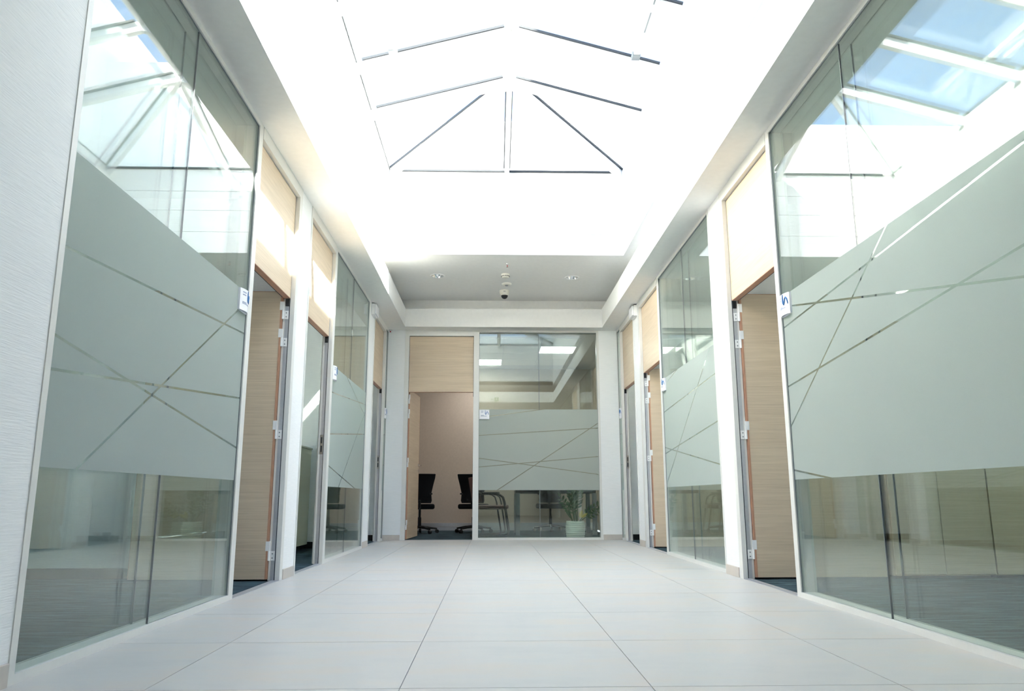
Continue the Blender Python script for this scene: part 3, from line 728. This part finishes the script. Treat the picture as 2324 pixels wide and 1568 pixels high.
# exit sign on the near fascia, seen mirrored in the end glass
e = empty('exit_sign', (0.06, YN, 3.12), 'small green and white running man exit sign on the fascia, seen mirrored', 'exit sign')
MB().box(-0.055, 0.175, YN, YN+0.03, 3.065, 3.175).build('housing', 'white', e, bevel=0.003)
MB().box(0.06, 0.172, YN+0.03, YN+0.032, 3.068, 3.172).build('green_field', 'green', e)
MB().box(-0.052, 0.058, YN+0.03, YN+0.032, 3.068, 3.172).build('white_field', 'signwhite', e)
r = MB()
r.tube([(0.12, YN+0.0335, 3.153), (0.12, YN+0.0345, 3.153)], 0.009, 10)
r.prism([(0.112, YN+0.033, 3.142), (0.128, YN+0.033, 3.14), (0.124, YN+0.033, 3.115), (0.106, YN+0.033, 3.113)], (0, 0.001, 0))
r.prism([(0.118, YN+0.033, 3.117), (0.106, YN+0.033, 3.115), (0.088, YN+0.033, 3.085), (0.096, YN+0.033, 3.082)], (0, 0.001, 0))
r.prism([(0.126, YN+0.033, 3.117), (0.116, YN+0.033, 3.115), (0.132, YN+0.033, 3.095), (0.142, YN+0.033, 3.098)], (0, 0.001, 0))
r.build('running_figure', 'signwhite', e)
a = MB(); a.prism([(-0.04, YN+0.033, 3.12), (-0.01, YN+0.033, 3.145), (-0.01, YN+0.033, 3.13), (0.045, YN+0.033, 3.13), (0.045, YN+0.033, 3.11), (-0.01, YN+0.033, 3.11), (-0.01, YN+0.033, 3.095)], (0, 0.001, 0))
a.build('arrow', 'green', e)

e = empty('wall_socket', (2.27, YB-0.012, 0.07), 'round-pin wall socket low on the last office partition, seen mirrored in glass', 'socket')
MB().box(2.215, 2.325, YB-0.024, YB-0.0125, 0.02, 0.12).build('plate', 'gasketgrey', e, bevel=0.004)
MB().tube([(2.27, YB-0.024, 0.07), (2.27, YB-0.028, 0.07)], 0.032, 24).build('well', 'darkgap', e)
for (dx, dz) in ((-0.009, 0.0), (0.009, 0.0), (0.0, 0.012)):
    MB().tube([(2.27+dx, YB-0.0285, 0.07+dz), (2.27+dx, YB-0.030, 0.07+dz)], 0.003, 8).build('pin_hole', 'signwhite', e)

# ------------------------------------------------------------------ tambour cabinet in the second office
CX, CY0, CY1, CZ = -2.2, 8.42, 9.42, 1.165
e = empty('tambour_cabinet', (CX-0.22, (CY0+CY1)/2, 0), 'low beige tambour door cabinet in the office with a cable on top', 'cabinet')
MB().box(CX-0.45, CX, CY0, CY1, 0.05, CZ).build('body', 'tambour', e, bevel=0.003)
MB().box(CX-0.44, CX-0.03, CY0+0.02, CY1-0.02, 0.0, 0.05).build('plinth', 'black', e)
sm = MB().box(0, 0.008, -0.0115, 0.0115, 0.0, CZ-0.15).mesh('slat', 'tambour')
for k in range(37):
    o = bpy.data.objects.new('slat', sm); COL.objects.link(o); o.parent = e
    o.location = (CX-(CX-0.22), CY0+0.05+0.025*k-(CY0+CY1)/2, 0.09)
MB().box(CX-0.46, CX+0.012, CY0-0.005, CY1+0.005, CZ, CZ+0.02).build('top', 'tambour', e, bevel=0.002)
o = MB().tube([(CX-0.2, CY0+0.1, CZ+0.026), (CX-0.1, CY0+0.4, CZ+0.026), (CX-0.14, CY0+0.7, CZ+0.03), (CX-0.06, CY1-0.06, CZ+0.026)], 0.005, 6).build('cable', 'black')
tag(o, 'black cable lying on top of the beige tambour cabinet', 'cable')

# oak storage cupboards in the first office of the shaded side, in line with the open door leaf
for k, lab in enumerate(('oak two-door storage cupboard next to the open door leaf in the shaded-side office', 'oak two-door storage cupboard in the middle of the shaded-side office row',
                         'oak two-door storage cupboard beside the outer wall of the shaded-side office')):
    x0 = 2.98+0.76*k; x1 = x0+0.755
    e = empty('storage_cupboard', ((x0+x1)/2, 5.86, 0), lab, 'cupboard', 'oak storage cupboards')
    MB().box(x0, x1, 5.765, 5.985, 0.02, 1.95).build('body', 'oak', e)
    MB().box(x0+0.02, x1-0.02, 5.79, 5.98, 0.0, 0.02).build('plinth', 'black', e)
    xm = (x0+x1)/2
    for a, b, hx in ((x0+0.003, xm-0.002, xm-0.04), (xm+0.002, x1-0.003, xm+0.04)):
        d = MB().box(a, b, 5.745, 5.763, 0.03, 1.94).build('door', 'oak', e, bevel=0.0015)
        MB().box(hx-0.006, hx+0.006, 5.722, 5.745, 0.95, 1.10).build('handle', 'alu', d, bevel=0.002)

# ------------------------------------------------------------------ office chairs in the meeting room
def office_chair(loc, rz, label):
    e = empty('office_chair', loc, label, 'chair', 'black office chairs in the meeting room', rz=rz)
    # local: chair faces +Y, backrest at -Y
    m = MB()
    prof = [(0.50, 0.18), (0.54, 0.195), (0.66, 0.185), (0.80, 0.215), (0.92, 0.245), (0.985, 0.255)]
    rows = []
    for z, hw in prof:
        yb = -0.20-0.05*math.sin((z-0.5)/0.5*math.pi)*-0.6-0.10*(z-0.5)
        row = []
        for t in (-1, -0.6, -0.2, 0.2, 0.6, 1):
            row.append((hw*t, yb+0.05*(abs(t)**2), z))
        rows.append(row)
    b = 0
    for rr in rows: m.v += rr
    for i in range(len(rows)-1):
        for j in range(5): m.f.append((i*6+j, i*6+j+1, (i+1)*6+j+1, (i+1)*6+j))
    bk = m.build('backrest', 'blackmesh', e, local=True, smooth=True)
    sd = bk.modifiers.new('thick', 'SOLIDIFY'); sd.thickness = 0.035; sd.offset = 0
    bk.modifiers.move(len(bk.modifiers)-1, 0)
    for s in (-1, 1):
        MB().tube([(s*0.165, -0.22, 0.655), (s*0.21, -0.22, 0.655)], [0.012, 0.016], 10).build('lumbar_knob', 'black', e, local=True, smooth=True)
    st = MB(); st.box(-0.25, 0.25, -0.19, 0.27, 0.40, 0.485).build('seat', 'blackmesh', e, local=True, bevel=0.03, seg=4)
    MB().tube([(0, -0.05, 0.41), (0, -0.25, 0.44), (0, -0.27, 0.55)], 0.022, 8).build('back_bracket', 'black', e, local=True, smooth=True)
    MB().lathe([(0.028, 0.10), (0.028, 0.26), (0.02, 0.27), (0.02, 0.43)], n=16).build('gas_column', 'black', e, local=True, smooth=True)
    for k in range(5):
        t = 2*math.pi*k/5+0.3
        lg = MB().tube([(0.02*math.cos(t), 0.02*math.sin(t), 0.105), (0.15*math.cos(t), 0.15*math.sin(t), 0.095), (0.31*math.cos(t), 0.31*math.sin(t), 0.072)], [0.024, 0.02, 0.014], 8).build('base_leg', 'black', e, local=True, smooth=True)
        c0 = Vector((0.31*math.cos(t), 0.31*math.sin(t), 0.03)); u = Vector((-math.sin(t), math.cos(t), 0))
        MB().tube([c0-u*0.022, c0+u*0.022], 0.03, 14).build('caster', 'black', lg, local=True, smooth=True)
    return e
office_chair((-1.225, 13.3, 0), math.radians(4), 'black mesh office chair half hidden by the open meeting room door')
office_chair((-0.315, 13.45, 0), math.radians(-4), 'black mesh office chair half hidden by the meeting room mullion')
office_chair((1.05, 13.9, 0), math.radians(180), 'black mesh office chair behind the meeting table')

def visitor_chair(loc, rz, label):
    e = empty('visitor_chair', loc, label, 'chair', 'cantilever armchairs in the meeting room', rz=rz)
    for s in (-1, 1):
        x = s*0.26
        arc = [(x, 0.20, 0.012), (x, -0.02, 0.012), (x, -0.2, 0.012)]
        p = [(x, -0.24, 0.012), (x, 0.16, 0.012), (x, 0.22, 0.03), (x, 0.235, 0.08), (x, 0.20, 0.30), (x, 0.165, 0.52), (x, 0.14, 0.60), (x, 0.09, 0.635), (x, 0.03, 0.645), (x, -0.20, 0.645)]
        MB().tube(p, 0.0125, 10).build('frame_tube', 'black', e, local=True, smooth=True)
        MB().box(x-0.022, x+0.022, -0.18, 0.08, 0.652, 0.675).build('arm_pad', 'black', e, local=True, bevel=0.008)
    MB().tube([(-0.26, -0.24, 0.012), (0.26, -0.24, 0.012)], 0.0125, 10).build('floor_tube', 'black', e, local=True, smooth=True)
    MB().box(-0.245, 0.245, -0.22, 0.23, 0.415, 0.475).build('seat', 'maroon', e, local=True, bevel=0.02, seg=3)
    MB().tube([(-0.255, 0.10, 0.44), (0.255, 0.10, 0.44)], 0.011, 8).build('cross_tube', 'black', e, local=True)
    m = MB(); m.prism([(-0.235, -0.20, 0.52), (0.235, -0.20, 0.52), (0.225, -0.27, 0.90), (-0.225, -0.27, 0.90)], (0, -0.035, 0.0))
    m.build('backrest', 'maroon', e, local=True, bevel=0.012)
    for s in (-1, 1):
        MB().tube([(s*0.26, -0.20, 0.645), (s*0.245, -0.235, 0.66), (s*0.22, -0.26, 0.70)], 0.0125, 8).build('back_tube', 'black', e, local=True, smooth=True)
visitor_chair((-0.03, 12.02, 0), math.radians(-78), 'maroon cantilever armchair with black tube frame just behind the meeting room glass')
visitor_chair((0.02, 12.68, 0), math.radians(-84), 'maroon cantilever armchair with black tube frame standing behind another like it')

# meeting table
e = empty('meeting_table', (1.0, 13.0, 0), 'dark topped meeting table on grey square legs behind the glass', 'table')
MB().box(0.40, 1.76, 12.45, 13.45, 0.705, 0.735).build('tabletop', 'tablegrey', e, bevel=0.004)
for (x, y) in ((0.42, 12.52), (1.66, 12.52), (0.42, 13.38), (1.66, 13.38)):
    MB().box(x-0.035, x+0.035, y-0.035, y+0.035, 0.0, 0.66).build('leg', 'tablegrey', e, bevel=0.003)
MB().box(0.40, 1.68, 12.5, 12.54, 0.655, 0.705).build('apron', 'black', e); MB().box(0.40, 1.68, 13.36, 13.40, 0.655, 0.705).build('apron', 'black', e)
MB().box(0.39, 0.45, 12.54, 13.36, 0.655, 0.705).build('apron', 'black', e); MB().box(1.63, 1.69, 12.54, 13.36, 0.655, 0.705).build('apron', 'black', e)

# potted plant
PX, PY = 1.232, 11.47
e = empty('potted_plant', (PX, PY, 0), 'leafy green plant with a yellow leaf in a ribbed white pot behind the glass', 'plant')
prof = [(0.105, 0.0), (0.122, 0.012)]
for k in range(8):
    z = 0.02+0.028*k; r = 0.132+0.013*math.sin(math.pi*(k+0.4)/8.0)
    prof += [(r-0.008, z), (r, z+0.007), (r, z+0.020), (r-0.008, z+0.027)]
prof += [(0.136, 0.248), (0.130, 0.252), (0.124, 0.248), (0.122, 0.22)]
MB().lathe(prof, (PX, PY, 0), 44, True, False).build('pot', 'pot', e, smooth=True)
MB().lathe([(0.123, 0.222), (0.06, 0.228), (0.004, 0.23)], (PX, PY, 0), 28, False, True).build('soil', 'soil', e)
def leaflet(m, base, d, nrm, ln, wd):
    d = d.normalized(); sd = d.cross(nrm).normalized(); nn = sd.cross(d).normalized()
    b = len(m.v)
    pts = [base, base+d*ln*0.3+sd*wd*0.42-nn*0.006, base+d*ln*0.6+sd*wd*0.5-nn*0.006, base+d*ln, base+d*ln*0.6-sd*wd*0.5-nn*0.006, base+d*ln*0.3-sd*wd*0.42-nn*0.006, base+d*ln*0.3, base+d*ln*0.6]
    m.v += [tuple(p) for p in pts]
    m.f += [(b, b+1, b+6), (b+1, b+2, b+7, b+6), (b+2, b+3, b+7), (b, b+6, b+5), (b+6, b+7, b+4, b+5), (b+7, b+3, b+4)]
stems = [((-0.01, 0.02), (-0.05, 0.05), 0.66, 9), ((0.02, -0.03), (-0.10, 0.03), 0.62, 9), ((0.03, 0.02), (0.05, 0.10), 0.55, 8), ((-0.04, 0.0), (-0.16, 0.05), 0.42, 6),
         ((0.05, 0.0), (0.36, -0.12), 0.34, 7), ((0.06, 0.02), (0.40, 0.02), 0.24, 6), ((0.0, 0.05), (0.02, 0.16), 0.5, 8), ((-0.02, -0.04), (-0.07, -0.14), 0.36, 5)]
for (b0, lean, ht, nl) in stems:
    p0 = Vector((PX+b0[0], PY+b0[1], 0.22)); pts = []
    for i in range(7):
        t = i/6; pts.append(p0+Vector((lean[0]*t**1.4, lean[1]*t**1.4, ht*t*(1-0.12*t))))
    so = MB().tube(pts, [0.008-0.005*i/6 for i in range(7)], 7).build('stem', 'stem', e, smooth=True)
    for q in range(nl):
        t = 0.42+0.58*q/(nl-1); k = min(5, int(t*6)); fr = t*6-k; p = pts[k].lerp(pts[k+1], fr); dd = (pts[k+1]-pts[k]).normalized()
        side = dd.cross(Vector((0.3, 1, 0.1))).normalized()
        for sg in ((-1, 1) if q < nl-1 else (0,)):
            m = MB(); d = dd*0.75+side*sg*1.0+Vector((random.uniform(-.15, .15), random.uniform(-.3, .3), random.uniform(-.1, .2)))
            leaflet(m, p, d, Vector((0.2, -1, 0.35)), random.uniform(0.075, 0.105), random.uniform(0.028, 0.036))
            m.build('leaf', 'leaf', so)
m = MB(); leaflet(m, Vector((PX+0.06, PY-0.05, 0.30)), Vector((0.25, -0.1, 0.8)), Vector((0, -1, 0.2)), 0.12, 0.05)
leaflet(m, Vector((PX+0.07, PY-0.05, 0.30)), Vector((0.8, -0.1, 0.5)), Vector((0, -1, 0.2)), 0.13, 0.045)
m.build('yellow_leaf', 'leafyellow', e)
m = MB(); leaflet(m, Vector((PX-0.04, PY-0.04, 0.26)), Vector((-0.5, -0.1, 0.8)), Vector((0.4, -1, 0.2)), 0.24, 0.05); m.build('leaf', 'leaf', e)
